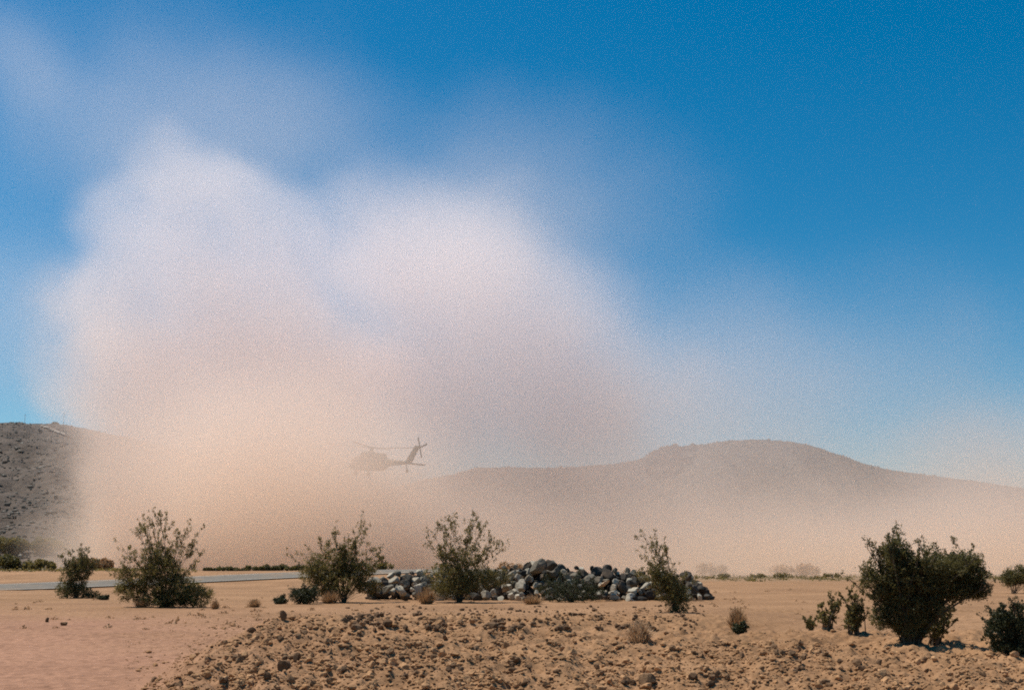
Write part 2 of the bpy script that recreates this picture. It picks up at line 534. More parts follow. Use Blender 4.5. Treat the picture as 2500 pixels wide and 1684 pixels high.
def shrub(name, base, tips, blobs, label, cat='shrub', group=None, leaf=None, leafsize=None, per_tip=260,
          clump=0.13, stem_r=0.016, depth=0.5, twigs=7, y=None, stem_mat=None):
    """base / tips / blobs are read off the photo: pixels at the distance of the shrub's foot"""
    leaf = leaf or M_LEAF
    g = gp(*base) if y is None else Vector((XU(base[0], y), y, 0))
    if y is not None: g.z = gz(g.x, g.y)
    y0 = g.y; m = mpp(y0)
    leafsize = leafsize or 0.010 + 2.4 * m
    clump = clump / 0.13 * 9 * m
    root = empty(name, g)
    tag(root, label, cat, group)
    hgt = max(0.3, (base[1] - min([t[1] for t in tips] + [b[1] - b[3] for b in blobs])) * m)
    def loc(px, py, dy):
        p = at(px, py, y0)
        p = Vector((p.x, p.y + dy, p.z))
        return p - g
    C, Sz = [], []
    for t in tips:
        tip = loc(t[0], t[1], random.uniform(-depth, depth) * hgt * 0.5)
        dens = t[2] if len(t) > 2 else 1.0
        st = Vector((random.gauss(0, 0.04), random.gauss(0, 0.04), -0.04))
        path = stem_path(st, tip, 10, 0.16, 0.025)
        V, F = [], []
        L = (tip - st).length
        tube(V, F, path, stem_r * (0.6 + 0.4 * L / hgt), 0.003)
        ends = [(path[6], path[9], 1.0)]
        for q in range(twigs):
            k = random.randint(3, 8)
            s0 = path[k]
            dirv = (path[9] - path[0]).normalized() * random.uniform(0.5, 1) + Vector((random.gauss(0, 0.42), random.gauss(0, 0.42), random.uniform(0, 0.3)))
            e = s0 + dirv.normalized() * L * random.uniform(0.12, 0.28)
            tube(V, F, stem_path(s0, e, 4, 0.05, 0.03), 0.0055, 0.002, 4)
            ends.append((s0.lerp(e, 0.35), e, random.uniform(0.5, 1)))
        mesh_obj('stem', V, F, stem_mat or M_STEM, root)
        for a, b, wgt in ends:
            nn = int(per_tip * 2.2 * dens * wgt / (twigs * 0.7 + 1))
            nc = max(2, nn // 16)
            for q in range(nc):
                cpt = a.lerp(b, random.random() ** 0.6)
                cc = cpt + Vector((random.gauss(0, 1), random.gauss(0, 1), random.gauss(0, 1))) * clump * 0.35
                rr = clump * random.uniform(0.25, 0.55)
                for z in range(16):
                    C.append(cc + Vector((random.gauss(0, 1), random.gauss(0, 1), random.gauss(0, 1.3))) * rr * 0.5)
                    Sz.append(leafsize * random.uniform(0.6, 1.4))
    for (bx, by, rx, ry, n) in blobs:
        nc = max(4, int(n * 2.1) // 22)
        for q in range(nc):
            while True:
                v = Vector((random.uniform(-1, 1), random.uniform(-1, 1), random.uniform(-1, 1)))
                if v.length < 1: break
            cc = loc(bx + v.x * rx, by - v.z * ry, v.y * rx * m * 0.9)
            if (cc + g).z < gz(g.x + cc.x, g.y + cc.y) + 0.03: cc.z += 0.08
            rr = clump * random.uniform(0.4, 0.8)
            for z in range(22):
                C.append(cc + Vector((random.gauss(0, 1), random.gauss(0, 1), random.gauss(0, 1))) * rr * 0.55)
                Sz.append(leafsize * random.uniform(0.6, 1.4))
        # a few inner stems carry each clump
        for q in range(5):
            V, F = [], []
            e = loc(bx + random.uniform(-0.7, 0.7) * rx, by - random.uniform(-0.6, 0.8) * ry, random.uniform(-0.6, 0.6) * rx * m)
            tube(V, F, stem_path(Vector((random.gauss(0, 0.05), random.gauss(0, 0.05), -0.04)), e, 7, 0.14, 0.03), stem_r * 0.7, 0.003, 4)
            mesh_obj('stem', V, F, stem_mat or M_STEM, root)
    C = np.array([c[:] for c in C])
    gl = H(C[:, 0] + g.x, C[:, 1] + g.y) - g.z
    C[:, 2] = np.maximum(C[:, 2], gl + 0.01)
    leaf_cloud('foliage', C, Sz, leaf, root)
    return root

GS = 'creosote shrubs on the desert flat'
# small shrub at far left
shrub('creosote_shrub', (186, 1460), [(150, 1352), (172, 1338), (196, 1340), (220, 1352), (234, 1362), (205, 1350), (137, 1412, .6), (228, 1385)],
      [(176, 1395, 24, 40, 1500), (205, 1385, 22, 30, 1000), (165, 1440, 30, 20, 1300), (200, 1440, 22, 18, 900), (225, 1452, 22, 9, 500)],
      'small dark upright shrub beside the road, leftmost of the roadside shrubs', 'shrub', GS, M_LEAFG)
shrub('low_bush', (254, 1464), [(245, 1456), (262, 1456)], [(252, 1459, 14, 6, 260)], 'tiny dark tuft on the sand just right of the leftmost shrub', 'bush', None, M_LEAFD, clump=.08)
# large shrub at left
shrub('creosote_shrub', (405, 1482), [(290, 1335, .35), (300, 1375), (318, 1290), (330, 1275), (345, 1268, .9), (378, 1256), (368, 1290), (412, 1258), (402, 1275), (440, 1305), (460, 1288),
      (488, 1292), (478, 1330), (500, 1345), (510, 1350, .5), (425, 1330), (355, 1330), (385, 1310), (283, 1400), (310, 1350)],
      [(345, 1412, 38, 30, 1800), (305, 1425, 26, 24, 900), (400, 1395, 50, 36, 2200), (430, 1440, 62, 40, 4200), (475, 1455, 48, 30, 3000), (400, 1462, 60, 22, 2600), (300, 1395, 14, 16, 300), (320, 1445, 40, 24, 1500), (380, 1360, 40, 34, 1200)],
      'tallest shrub on the left, sparse upright branches over a dense dark skirt', 'shrub', GS, M_LEAF, per_tip=330)
# centre-left shrub
shrub('creosote_shrub', (838, 1470), [(745, 1330), (768, 1328), (790, 1332), (735, 1345, .7), (815, 1300), (835, 1305), (850, 1312), (880, 1290), (888, 1276), (895, 1300), (905, 1335), (925, 1350),
      (945, 1372, .6), (935, 1362), (870, 1330), (800, 1350), (693, 1352, .3)],
      [(790, 1395, 46, 24, 1800), (840, 1365, 34, 40, 2300), (880, 1395, 40, 22, 1600), (830, 1420, 66, 34, 3400), (900, 1430, 34, 20, 1200), (770, 1375, 30, 22, 900), (790, 1430, 40, 26, 1300), (760, 1400, 34, 26, 900)],
      'wide shrub with a ragged top standing at the left end of the rock pile', 'shrub', GS, M_LEAF, per_tip=330)
shrub('low_bush', (745, 1474), [(720, 1440), (745, 1432), (770, 1436)], [(745, 1453, 38, 20, 2600)], 'low black-green rounded bush at the foot of the wide shrub', 'bush', None, M_LEAFD)
shrub('low_bush', (685, 1474), [(672, 1462), (690, 1456)], [(684, 1466, 20, 9, 700)], 'smallest dark bush just left of the low rounded bush', 'bush', None, M_LEAFD, clump=.1)
# tall shrub in front of the pile
shrub('creosote_shrub', (1122, 1470), [(1034, 1305, .7), (1040, 1320, .5), (1058, 1296, .7), (1082, 1285), (1098, 1270), (1105, 1265), (1115, 1280), (1090, 1310), (1155, 1275), (1160, 1272), (1182, 1285),
      (1175, 1295), (1140, 1310), (1205, 1315), (1222, 1325), (1230, 1338, .7), (1195, 1335), (1065, 1340), (1075, 1355)],
      [(1095, 1400, 60, 26, 1900), (1160, 1410, 62, 34, 2400), (1110, 1435, 62, 26, 2400), (1215, 1410, 40, 24, 1000), (1140, 1360, 50, 26, 1100), (1090, 1350, 26, 26, 500), (1075, 1440, 34, 20, 700)],
      'tall open-topped shrub growing in front of the rock pile, feathery branches against the dust', 'shrub', GS, M_LEAF, per_tip=330)
shrub('dark_bush', (1395, 1470), [(1330, 1412, .6), (1370, 1400, .6), (1420, 1402, .6), (1455, 1415, .6)], [(1345, 1438, 40, 24, 900), (1400, 1438, 46, 26, 1200), (1448, 1446, 34, 20, 700), (1380, 1458, 56, 13, 800)],
      'dense black-green bush hugging the front of the rock pile at its middle', 'bush', None, M_LEAFD)
shrub('dark_bush', (1500, 1462), [(1490, 1400), (1520, 1405)], [(1510, 1440, 26, 18, 500)], 'black-green bush against the pile, between the dense bush and the leaning shrub', 'bush', None, M_LEAFD)
# leaning shrub
shrub('creosote_shrub', (1650, 1495), [(1572, 1306), (1580, 1315), (1556, 1340, .5), (1572, 1350), (1590, 1330, .7), (1610, 1345), (1612, 1338), (1628, 1345, .25), (1600, 1365), (1650, 1400), (1600, 1400), (1690, 1420, .6), (1670, 1400)],
      [(1620, 1420, 42, 30, 1700), (1645, 1450, 46, 24, 1900), (1655, 1475, 32, 20, 900), (1580, 1400, 30, 16, 500), (1600, 1385, 20, 14, 300)],
      'shrub leaning left with one lone upright sprig, at the right end of the rock pile', 'shrub', GS, M_LEAF, per_tip=260)
# right-hand shrubs
shrub('creosote_shrub', (2086, 1549), [(2052, 1450), (2066, 1470), (2075, 1440), (2092, 1445), (2100, 1455), (2112, 1460), (2120, 1490, .6), (2108, 1478)],
      [(2082, 1515, 24, 28, 1200), (2092, 1490, 22, 24, 600)], 'small vase-shaped shrub standing left of the biggest bush', 'shrub', GS, M_LEAF, per_tip=160, clump=.09)
shrub('creosote_shrub', (2022, 1532), [(2010, 1470), (2030, 1456), (2048, 1462), (2040, 1480), (2000, 1495)], [(2020, 1510, 22, 20, 600), (2038, 1480, 16, 18, 350)],
      'thin twiggy shrub between the vase-shaped shrub and a smaller sprig', 'shrub', GS, M_LEAF, per_tip=150, clump=.09)
shrub('creosote_shrub', (1984, 1538), [(1962, 1510), (1975, 1500), (1996, 1505), (1970, 1530, .5)], [(1980, 1522, 14, 12, 260)], 'smallest twiggy sprig on the sand, left of the two thin shrubs', 'shrub', GS, M_LEAF, per_tip=110, clump=.07)
shrub('creosote_bush', (2222, 1572), [(2112, 1330, .8), (2124, 1336), (2140, 1325), (2160, 1300), (2172, 1302), (2190, 1312), (2208, 1315), (2215, 1335), (2240, 1345), (2180, 1330), (2150, 1350), (2280, 1340),
      (2300, 1345), (2325, 1345), (2350, 1350), (2372, 1355), (2395, 1362), (2405, 1400, .6), (2100, 1410, .6), (2085, 1415, .5), (2120, 1405, .6), (2410, 1425, .6)],
      [(2200, 1385, 56, 44, 4200), (2290, 1395, 66, 42, 5400), (2350, 1405, 58, 44, 4600), (2250, 1430, 66, 50, 5200), (2320, 1435, 60, 36, 3800), (2215, 1490, 58, 56, 5200), (2180, 1440, 46, 46, 2600),
       (2225, 1535, 42, 30, 2000), (2165, 1510, 24, 26, 400), (2380, 1440, 38, 26, 1600), (2260, 1480, 44, 40, 2200), (2160, 1470, 40, 46, 1500), (2135, 1420, 34, 30, 1000), (2150, 1510, 26, 30, 500), (2120, 1390, 24, 20, 400), (2350, 1375, 50, 28, 2400), (2190, 1350, 40, 34, 1600)],
      'biggest bush in view, dense dark crown with leaning left branches, at right', 'bush', GS, M_LEAFG, per_tip=420, clump=.17, stem_r=0.022)
shrub('creosote_shrub', (2284, 1572), [(2262, 1500), (2280, 1485), (2300, 1480), (2322, 1490), (2330, 1510, .7), (2310, 1500)], [(2285, 1540, 22, 22, 800), (2300, 1510, 26, 24, 600)],
      'small shrub tucked against the right foot of the biggest bush', 'shrub', GS, M_LEAF, per_tip=150, clump=.09)
shrub('creosote_bush', (2462, 1598), [(2405, 1500, .6), (2420, 1480), (2440, 1475), (2470, 1462), (2500, 1455), (2540, 1460), (2590, 1490), (2400, 1560, .6)],
      [(2440, 1530, 36, 44, 2600), (2490, 1530, 50, 56, 4200), (2550, 1530, 46, 52, 2600), (2470, 1580, 50, 20, 2000)],
      'dark bush cut off by the lower right edge, nearest of all the shrubs', 'bush', None, M_LEAFD, clump=.14)
shrub('creosote_bush', (2475, 1448), [(2448, 1400), (2465, 1390), (2480, 1382), (2510, 1380), (2545, 1395)], [(2465, 1412, 26, 18, 1300), (2495, 1405, 34, 24, 1800), (2535, 1412, 30, 20, 1000)],
      'bright green bush standing behind at the right edge', 'bush', None, M_LEAFG, clump=.15)

# dry rust-brown tussocks
def tussock(base, w, h, label, mat=None, n=420):
    g = gp(*base); m = mpp(g.y)
    V, F = [], []
    for k in range(n):
        a = random.uniform(0, 6.283); t = random.uniform(0, 1) ** 0.6
        rag = random.uniform(0.45, 1.15)
        tip = Vector((math.cos(a) * t * w * m * 0.5 * rag + random.gauss(0, .03), math.sin(a) * t * w * m * 0.45 * rag, h * m * math.sqrt(max(0.05, 1 - 0.85 * t * t)) * random.uniform(0.35, 1.1)))
        r0 = Vector((math.cos(a), math.sin(a), 0)) * w * m * 0.16 * random.random()
        r0.z = gz(g.x + r0.x, g.y + r0.y) - g.z - 0.02
        mid = r0.lerp(tip, 0.6) + Vector((random.gauss(0, .02), random.gauss(0, .02), 0.05 * h * m))
        wd = random.uniform(0.004, 0.009)
        s = Vector((-math.sin(a + random.gauss(0, 1)), math.cos(a), 0)).normalized() * wd
        b = len(V)
        V += [r0 - s, r0 + s, mid - s, mid + s, tip - s * 0.3, tip + s * 0.3]
        F += [(b, b + 1, b + 3, b + 2), (b + 2, b + 3, b + 5, b + 4)]
    o = mesh_obj('dry_tussock', V, F, mat or M_DRY)
    o.location = g
    tag(o, label, 'tussock', 'dry brown tussocks on the sand')
tussock((1042, 1474), 70, 42, 'rust-brown domed tussock at the foot of the rock pile', n=900)
tussock((806, 1472), 70, 32, 'brown dry tussock at the right of the low black-green bush', n=700)
tussock((795, 1452), 66, 30, 'brown dry tussock half hidden behind the low black-green bush', n=500)
tussock((622, 1482), 56, 22, 'low faded tussock alone on the sand left of the small dark bush', n=420)
tussock((1560, 1566), 90, 52, 'pale feathery tussock just behind the rubble bank', M_DRYP, 480)
tussock((1802, 1545), 62, 62, 'ragged brown tussock in the sandy hollow, with a dark heart', n=700)
tussock((345, 1482), 70, 24, 'thin dry tussock at the left foot of the tallest left shrub', n=420)
tussock((525, 1486), 34, 22, 'thin dry tussock at the right foot of the tallest left shrub', n=320)
tussock((1300, 1474), 90, 24, 'straggling reddish tussock below the middle of the rock pile', n=600)
shrub('low_bush', (1806, 1545), [(1795, 1525), (1815, 1522)], [(1808, 1534, 22, 12, 500)], 'dark tangled twigs inside the ragged tussock of the hollow', 'bush', None, M_LEAFD, clump=.08)

# bushes in the distance
def far_bush(px, py, y, w, h, label, mat, group, n=1500, ls=0.11, on_hill=False):
    """px, py = foot of the bush in the photo, y = its distance"""
    x = XU(px, y); z = gz(x, y)
    if on_hill:                                                     # stands on the foot of the left hill
        for dq in np.arange(232, 330, 0.5):
            q = surf_l(px, dq); r = ray(px, py)
            if q.z > CAM_H + r[2] / r[1] * q.y: break
        x, y, z = q
    m = mpp(y)
    root = empty('desert_bush', (x, y, z))
    tag(root, label, 'bush', group)
    C = []
    nb = max(3, int(w / h * 4))
    for k in range(nb):
        cx = random.uniform(-0.5, 0.5) * w * m; hh = h * m * random.uniform(0.6, 1.0) * (1 - 0.9 * (cx / (w * m)) ** 2)
        cyy = random.uniform(-0.3, 0.3) * w * m
        rr = hh * random.uniform(0.35, 0.5)
        nn = n // nb
        v = rng.normal(size=(nn, 3)); v /= np.linalg.norm(v, axis=1)[:, None]; v *= rng.random((nn, 1)) ** 0.4
        C.append(np.array((cx, cyy, hh * 0.55)) + v * np.array((rr * 1.2, rr * 1.2, hh * 0.48)))
    C = np.concatenate(C); C[:, 2] = np.maximum(C[:, 2], 0.05)
    leaf_cloud('foliage', C, rng.uniform(0.6, 1.4, len(C)) * ls * 2.2, mat, root)
    for k in range(5):
        V, F = [], []
        tube(V, F, stem_path(Vector((0, 0, -0.1)), Vector((random.uniform(-.4, .4) * w * m, random.uniform(-.2, .2) * w * m, h * m * random.uniform(.5, .8))), 5), 0.05, 0.015, 4)
        mesh_obj('stem', V, F, M_STEM, root)
GL = 'bushes beyond the road on the left'
far_bush(25, 1352, 128, 120, 52, 'olive bush spreading at the foot of the left hill, beyond the road', M_LEAF, GL, 4000, .2, True)
far_bush(100, 1350, 134, 90, 40, 'rounded olive bush below the left hill, second from the left edge', M_LEAF, GL, 2600, .2, True)
far_bush(15, 1388, 108, 70, 48, 'dark bush just behind the road at the left edge', M_LEAFG, GL, 2000, .1)
far_bush(98, 1386, 108, 76, 30, 'squat olive bush behind the road, left of the leftmost roadside shrub', M_LEAF, GL, 2000, .1)
far_bush(205, 1372, 126, 60, 40, 'dusty bush half veiled behind the leftmost roadside shrub', M_DRY, GL, 1500, .12)
far_bush(255, 1372, 126, 50, 34, 'dusty brown bush between the leftmost shrub and the tall left shrub', M_DRY, GL, 1500, .12)
GR = 'bushes along the far edge of the road'
x = 505
lab = ['first', 'second', 'third', 'fourth', 'fifth', 'sixth', 'seventh', 'eighth', 'ninth', 'tenth', 'eleventh', 'twelfth']
hs_ = [10, 9, 14, 12, 9, 16, 14, 18, 15, 20, 13, 17]
for k in range(12):
    far_bush(x, 1388, 116 + 3 * random.random(), random.uniform(22, 30), hs_[k] * 1.0, lab[k] + ' small dark bush from the left in the row behind the road', M_LEAFG, GR, 420, .09)
    x += 20.5
far_bush(935, 1390, 118, 46, 20, 'small dusty bush behind the wide shrub at the road end', M_LEAF, None, 700, .1)
GH = 'bushes fading into the dust at right'
far_bush(1745, 1404, 176, 66, 40, 'pale dust-veiled bush just right of the rock pile', M_DRY, GH, 900, .13)
far_bush(1945, 1404, 178, 110, 36, 'wide brownish bush fading into the dust', M_DRY, GH, 1800, .13)
far_bush(1245, 1384, 150, 60, 36, 'faint bush behind the pile, right of the tall open shrub', M_DRY, GH, 900, .13)
far_bush(1850, 1418, 150, 34, 14, 'flat dark tuft on the plain below the dust, left of centre', M_LEAF, GH, 400, .08)
far_bush(1910, 1420, 150, 44, 16, 'flat dark tuft on the plain below the wide brownish bush', M_LEAF, GH, 500, .08)
far_bush(2030, 1412, 155, 40, 14, 'flat dark tuft on the plain nearest the biggest bush', M_LEAF, GH, 400, .08)
far_bush(1760, 1410, 150, 40, 13, 'flat dark tuft on the plain beside the right end of the pile', M_LEAF, GH, 400, .08)
# low brush on the plain, too much to count
P, Z = [], []
for k in range(900):
    if k % 3:
        y = random.uniform(112, 185); x = XU(random.uniform(1690, 2900), y)
    else:
        y = random.uniform(98, 122); x = XU(random.uniform(-500, 480), y)
    P.append((x, y, gz(x, y) + 0.08)); Z.append(random.uniform(0.12, 0.34))
P = np.repeat(np.array(P), 14, 0); Z = np.repeat(np.array(Z), 14)
P = P + rng.normal(size=P.shape) * np.array((1.1, 0.9, 0.35)) * Z[:, None]
tag(leaf_cloud('low_scrub', P, Z * 0.75, M_LEAF), kind='stuff')
P, Z = [], []
for k in range(420):
    y = 22 + 45 * random.random() ** 1.3; x = XU(random.uniform(-300, 2800), y)
    if berm_mask(np.array(x), np.array(y)) > 0.5 and y < 21: continue
    if mnoise.noise((x * 0.12, y * 0.12, 2.0)) < -0.1: continue
    z0 = gz(x, y); q = random.uniform(0.05, 0.16) * (1.6 if random.random() < 0.08 else 1)
    for j in range(24):
        a = random.uniform(0, 6.283); rr = q * random.random()
        P.append((x + math.cos(a) * rr, y + math.sin(a) * rr, z0 + q * 0.7 * random.random() * (1.1 - rr / q))); Z.append(q * 0.3 + 0.012)
tag(leaf_cloud('dry_scrub', P, Z, M_DRY, None, 1.2), kind='stuff')
# rounded shrub on the left hilltop
p = surf_l(107, 520)
root = empty('hilltop_shrub', p)
tag(root, 'dark rounded shrub on the left hilltop between two thin masts', 'shrub')
C = rng.normal(size=(900, 3)); C /= np.linalg.norm(C, axis=1)[:, None]; C *= rng.random((900, 1)) ** 0.35 * np.array((1.7, 1.4, 1.0)); C[:, 2] = np.abs(C[:, 2])
leaf_cloud('foliage', C, rng.uniform(.3, .6, 900), M_LEAFD, root)
for k in range(4):
    V, F = [], []; tube(V, F, stem_path(Vector((0, 0, -.3)), Vector((random.uniform(-1, 1), 0, .8)), 4), .08, .03, 4)
    mesh_obj('stem', V, F, M_STEM, root)

# ------------------------------------------------------------------ rocks
def rock_mesh(name, mat, sub, seed, rough=0.28, cuts=9):
    r = random.Random(seed)
    bm = bmesh.new()
    bmesh.ops.create_icosphere(bm, subdivisions=sub, radius=1)
    planes = []
    for k in range(cuts):
        v = Vector((r.gauss(0, 1), r.gauss(0, 1), r.gauss(0, 1))).normalized()
        planes.append((v, r.uniform(0.42, 0.78)))
    off = Vector((r.uniform(-50, 50),) * 3)
    for v in bm.verts:
        p = v.co.copy()
        for nn, dd in planes:
            q = p.dot(nn) - dd
            if q > 0: p -= nn * q
        p *= 1 + rough * mnoise.noise(p * 1.6 + off) + rough * 0.45 * mnoise.noise(p * 4.5 + off)
        v.co = p
    me = bpy.data.meshes.new(name)
    bm.to_mesh(me); bm.free()
    me.materials.append(mat)
    return me
BOULD = {k: [rock_mesh('boulder', m, 3, 100 * j + 7 * i, 0.12, 8) for i in range(7)] for j, (k, m) in enumerate((('pale', M_PALE), ('grey', M_GREY), ('dark', M_DARK)))}

def pile_top(u):
    return np.interp(u, [880, 905, 960, 1040, 1130, 1200, 1260, 1330, 1400, 1500, 1560, 1640, 1690, 1720, 1745], [1425, 1408, 1396, 1394, 1388, 1384, 1378, 1374, 1382, 1386, 1392, 1396, 1402, 1424, 1450])
YP = 47.5
def place_boulder(px, py, y, s, shade=None, flat=1.0, label=None):
    if shade is None:
        q = random.random(); shade = 'pale' if q < 0.42 else 'grey' if q < 0.66 else 'dark'
    me = random.choice(BOULD[shade])
    o = bpy.data.objects.new('boulder', me)
    COL.objects.link(o)
    p = at(px, py, y)
    o.location = p
    o.scale = (s * random.uniform(0.8, 1.3), s * random.uniform(0.8, 1.2), s * random.uniform(0.65, 1.0) * flat)
    o.rotation_euler = (random.gauss(0, 0.5), random.gauss(0, 0.5), random.uniform(0, 6.28))
    if label is None:
        t = pile_top(px); f = (py - t) / (1460 - t)
        row = 'on the pile crest' if f < 0.22 else 'halfway up the pile' if f < 0.68 else 'at the pile foot'
        seg = ('left of the tall shrub' if px < 1040 else 'right beside the tall shrub' if px < 1230 else 'between tall shrub and dense bush' if px < 1330
               else 'around the dense bush' if px < 1470 else 'left of the leaning shrub' if px < 1590 else 'behind the leaning shrub' if px < 1680 else 'at its right end')
        size = 'small' if s < 0.165 else 'large' if s > 0.245 else 'mid-sized'
        word = {'pale': 'pale', 'grey': 'mid-grey', 'dark': 'blackish'}[shade]
        label = f'{size} {word} boulder {row}, {seg}'
    tag(o, label, 'boulder', 'boulders of the rock pile')
    return o
cnt = 0
cells = []
for u in np.arange(892, 1744, 19.5):
    top = float(pile_top(u)); foot = 1462 if u > 1060 else np.interp(u, [880, 1060], [1440, 1462])
    rows = max(1, int((foot - top) / 14))
    for r_ in range(rows + 1):
        f = r_ / max(1, rows)
        cells.append((u + random.uniform(-9, 9), top + 8 + f * (foot - top - 12) + random.uniform(-5, 5), f))
random.shuffle(cells)
cells = cells[:290]
for (u, v, f) in cells:
    y = YP + (1 - f) * 2.2 - 0.9 + random.uniform(-0.15, 0.15)
    s = random.choice((0.12, 0.14, 0.16, 0.18, 0.21, 0.25)) * random.uniform(0.9, 1.1)
    place_boulder(u, v, y, s)
# a few that stand out
place_boulder(1475, 1425, YP - 0.9, 0.24, 'pale', 0.55, 'flat tan slab lying above the dense black-green bush').data = (lambda me: (me.materials.clear(), me.materials.append(rock_mat('tan_stone', (0.50, 0.38, 0.26), (0.52, 0.40, 0.27), dustamt=0.3)), me)[2])(BOULD['pale'][2].copy())
place_boulder(944, 1437, YP - 2.6, 0.26, 'grey', 0.6, 'squat flat-topped boulder at the front of the left end of the pile')
place_boulder(978, 1442, YP - 2.9, 0.29, 'pale', 0.8, 'bright boulder with a black shaded side, foremost at the left end of the pile')
place_boulder(916, 1418, YP - 1.0, 0.28, 'pale', 0.9, 'big pale boulder just right of the wide shrub')
place_boulder(1675, 1408, YP - 0.4, 0.34, 'dark', 1.0, 'big rounded blackish boulder near the right end of the pile')
place_boulder(1312, 1384, YP + 0.2, 0.36, 'grey', 0.9, 'big bluish grey boulder on the highest part of the pile')
place_boulder(1342, 1382, YP + 0.2, 0.33, 'dark', 0.9, 'big blackish boulder on the highest part of the pile')
# stones filling the pile's heart, coloured dark for the shade in its gaps
P, Z = [], []
for k in range(900):
    u = random.uniform(900, 1735); t = float(pile_top(u)) + 16
    v = random.uniform(t, 1462)
    P.append(at(u, v, YP + 0.5 + 1.2 * random.random() + (1462 - v) / 90 * 0.7)); Z.append(random.uniform(0.10, 0.2))
tag(scatter_blobs('rubble', P, Z, M_DARK, 0.9, 0.3), kind='stuff')

# ------------------------------------------------------------------ clods and gravel of the rubble bank
CLOD = [rock_mesh('dirt_clod', M_CLOD, 2, 900 + i, 0.35, 7) for i in range(6)] + [rock_mesh('dirt_clod', M_CLODD, 2, 950 + i, 0.35, 7) for i in range(5)]
def in_rubble(px, py):
    """1 inside the rubble as seen in the photo"""
    e = np.interp(py, [1490, 1540, 1640, 1684], [610, 500, 400, 340])
    topy = np.interp(px, [340, 560, 700, 1000, 1300, 1500, 2000, 2250, 2600], [1640, 1500, 1492, 1505, 1540, 1562, 1572, 1595, 1600])
    return px > e and py > topy
cand = []
while len(cand) < 20000:
    px, py = random.uniform(300, 2700), random.uniform(1485, 1760)
    if in_rubble(px, py):
        k = 0.30 + 0.70 * (mnoise.noise((px / 55, py / 26, 0.3)) > 0.0)
    elif 850 < px < 1720 and 1476 < py < 1535:
        k = 0.45
    else:
        k = 0.11 if px < 900 else 0.07
    if random.random() > k: continue
    s = 0.0078 * (1 - random.random()) ** -0.42
    cand.append([px, py, min(s, 0.047) * (1.5 if 850 < px < 1700 and py < 1530 else 1.0), k])
pts = []
_r = [ray(c[0], c[1]) for c in cand]
for c, r in zip(cand, _r):
    pass
# meet the ground in one vectorised march
RX = np.array([r[0] / r[1] for r in _r]); RZ = np.array([r[2] / r[1] for r in _r])
dist = np.full(len(cand), 5.0); done = np.zeros(len(cand), bool)
for d in np.geomspace(6, 60, 520):
    need = ~done
    g = H(RX[need] * d, np.full(need.sum(), d), True)
    hit = CAM_H + RZ[need] * d < g
    idx = np.nonzero(need)[0][hit]
    dist[idx] = d; done[idx] = True
px_, s_ = np.array([c[0] for c in cand]), np.array([c[2] for c in cand])
GX, GY = RX * dist, dist
GZ = H(GX, GY)
app = s_ / dist
vis = (px_ < 2500) & (np.array([c[1] for c in cand]) < 1684)
order = np.argsort(-np.where(vis, app, 0))
big = order[:290]
rest = np.setdiff1d(np.arange(len(cand)), big)
APP3 = np.sort(app[big])[[-70, -170]]
LANDMARKS = [(690, 1503, 'upright pointed stone'), (872, 1527, 'long black slanting stone'), (930, 1528, 'rounded stone beside the slanting one'), (690, 1622, 'largest dark stone'),
             (542, 1655, 'dark flat stone at the bottom edge'), (1068, 1532, 'dark stone below the domed tussock'), (1582, 1660, 'largest grey-brown stone'), (2095, 1618, 'rounded stone below the vase-shaped shrub'),
             (1955, 1575, 'round stone on the bank crest'), (1897, 1590, 'dark upright stone below the hollow'), (1560, 1566, 'pale feathery tussock'), (1802, 1545, 'ragged brown tussock'),
             (2222, 1575, 'biggest bush'), (2462, 1600, 'bush cut off at lower right'), (1122, 1500, 'tall open shrub'), (1395, 1495, 'dense black-green bush'), (1650, 1500, 'leaning shrub'), (838, 1490, 'wide shrub')]
for i in big:
    px, py = cand[i][0], cand[i][1]
    dark = mnoise.noise((px / 80, py / 30, 9.0)) > 0.12 or random.random() < 0.12  # dark clusters put shadow blotches into the clod colour
    me = CLOD[random.randrange(6, 11)] if dark else CLOD[random.randrange(6)]
    o = bpy.data.objects.new('dirt_clod', me)
    COL.objects.link(o)
    s = s_[i]
    o.location = (GX[i], GY[i], GZ[i] + s * 0.2)
    o.scale = (s * random.uniform(.8, 1.3), s * random.uniform(.8, 1.3), s * random.uniform(.7, 1.0))
    o.rotation_euler = (random.gauss(0, .5), random.gauss(0, .5), random.uniform(0, 6.28))
    lx, ly, ln = min(LANDMARKS, key=lambda q: (q[0] - px) ** 2 + 3 * (q[1] - py) ** 2)
    ddx, ddy = px - lx, (py - ly) * 1.7
    rel = ('right of' if ddx > 0 else 'left of') if abs(ddx) > abs(ddy) else ('below' if ddy > 0 else 'above')
    near = '' if math.hypot(ddx, ddy) < 55 else ' well'
    size = 'biggish' if app[i] > APP3[0] else 'middling' if app[i] > APP3[1] else 'small'
    tag(o, f'{size} {"dark brown" if dark else "sandy"} clod{near} {rel} the {ln}', 'clod', 'clods of the rubble bank')
tag(scatter_blobs('gravel', np.stack([GX, GY, GZ + s_ * 0.25], 1)[rest], s_[rest], M_CLOD, 0.6, 0.3), kind='stuff')
P, Z = [], []
for k in range(620):
    px, py = random.uniform(840, 1720), 1478 + 62 * random.random()
    if mnoise.noise((px / 70, py / 14, 4.0)) < -0.05: continue
    p = gp(px, py)
    s = random.uniform(0.02, 0.055) * (1.7 if random.random() < .1 else 1); P.append((p.x, p.y, p.z + s * .3)); Z.append(s)
tag(scatter_blobs('gravel', P, Z, M_CLODD, 0.75, 0.35), kind='stuff')  # dark gravel paints the shade of the bank face
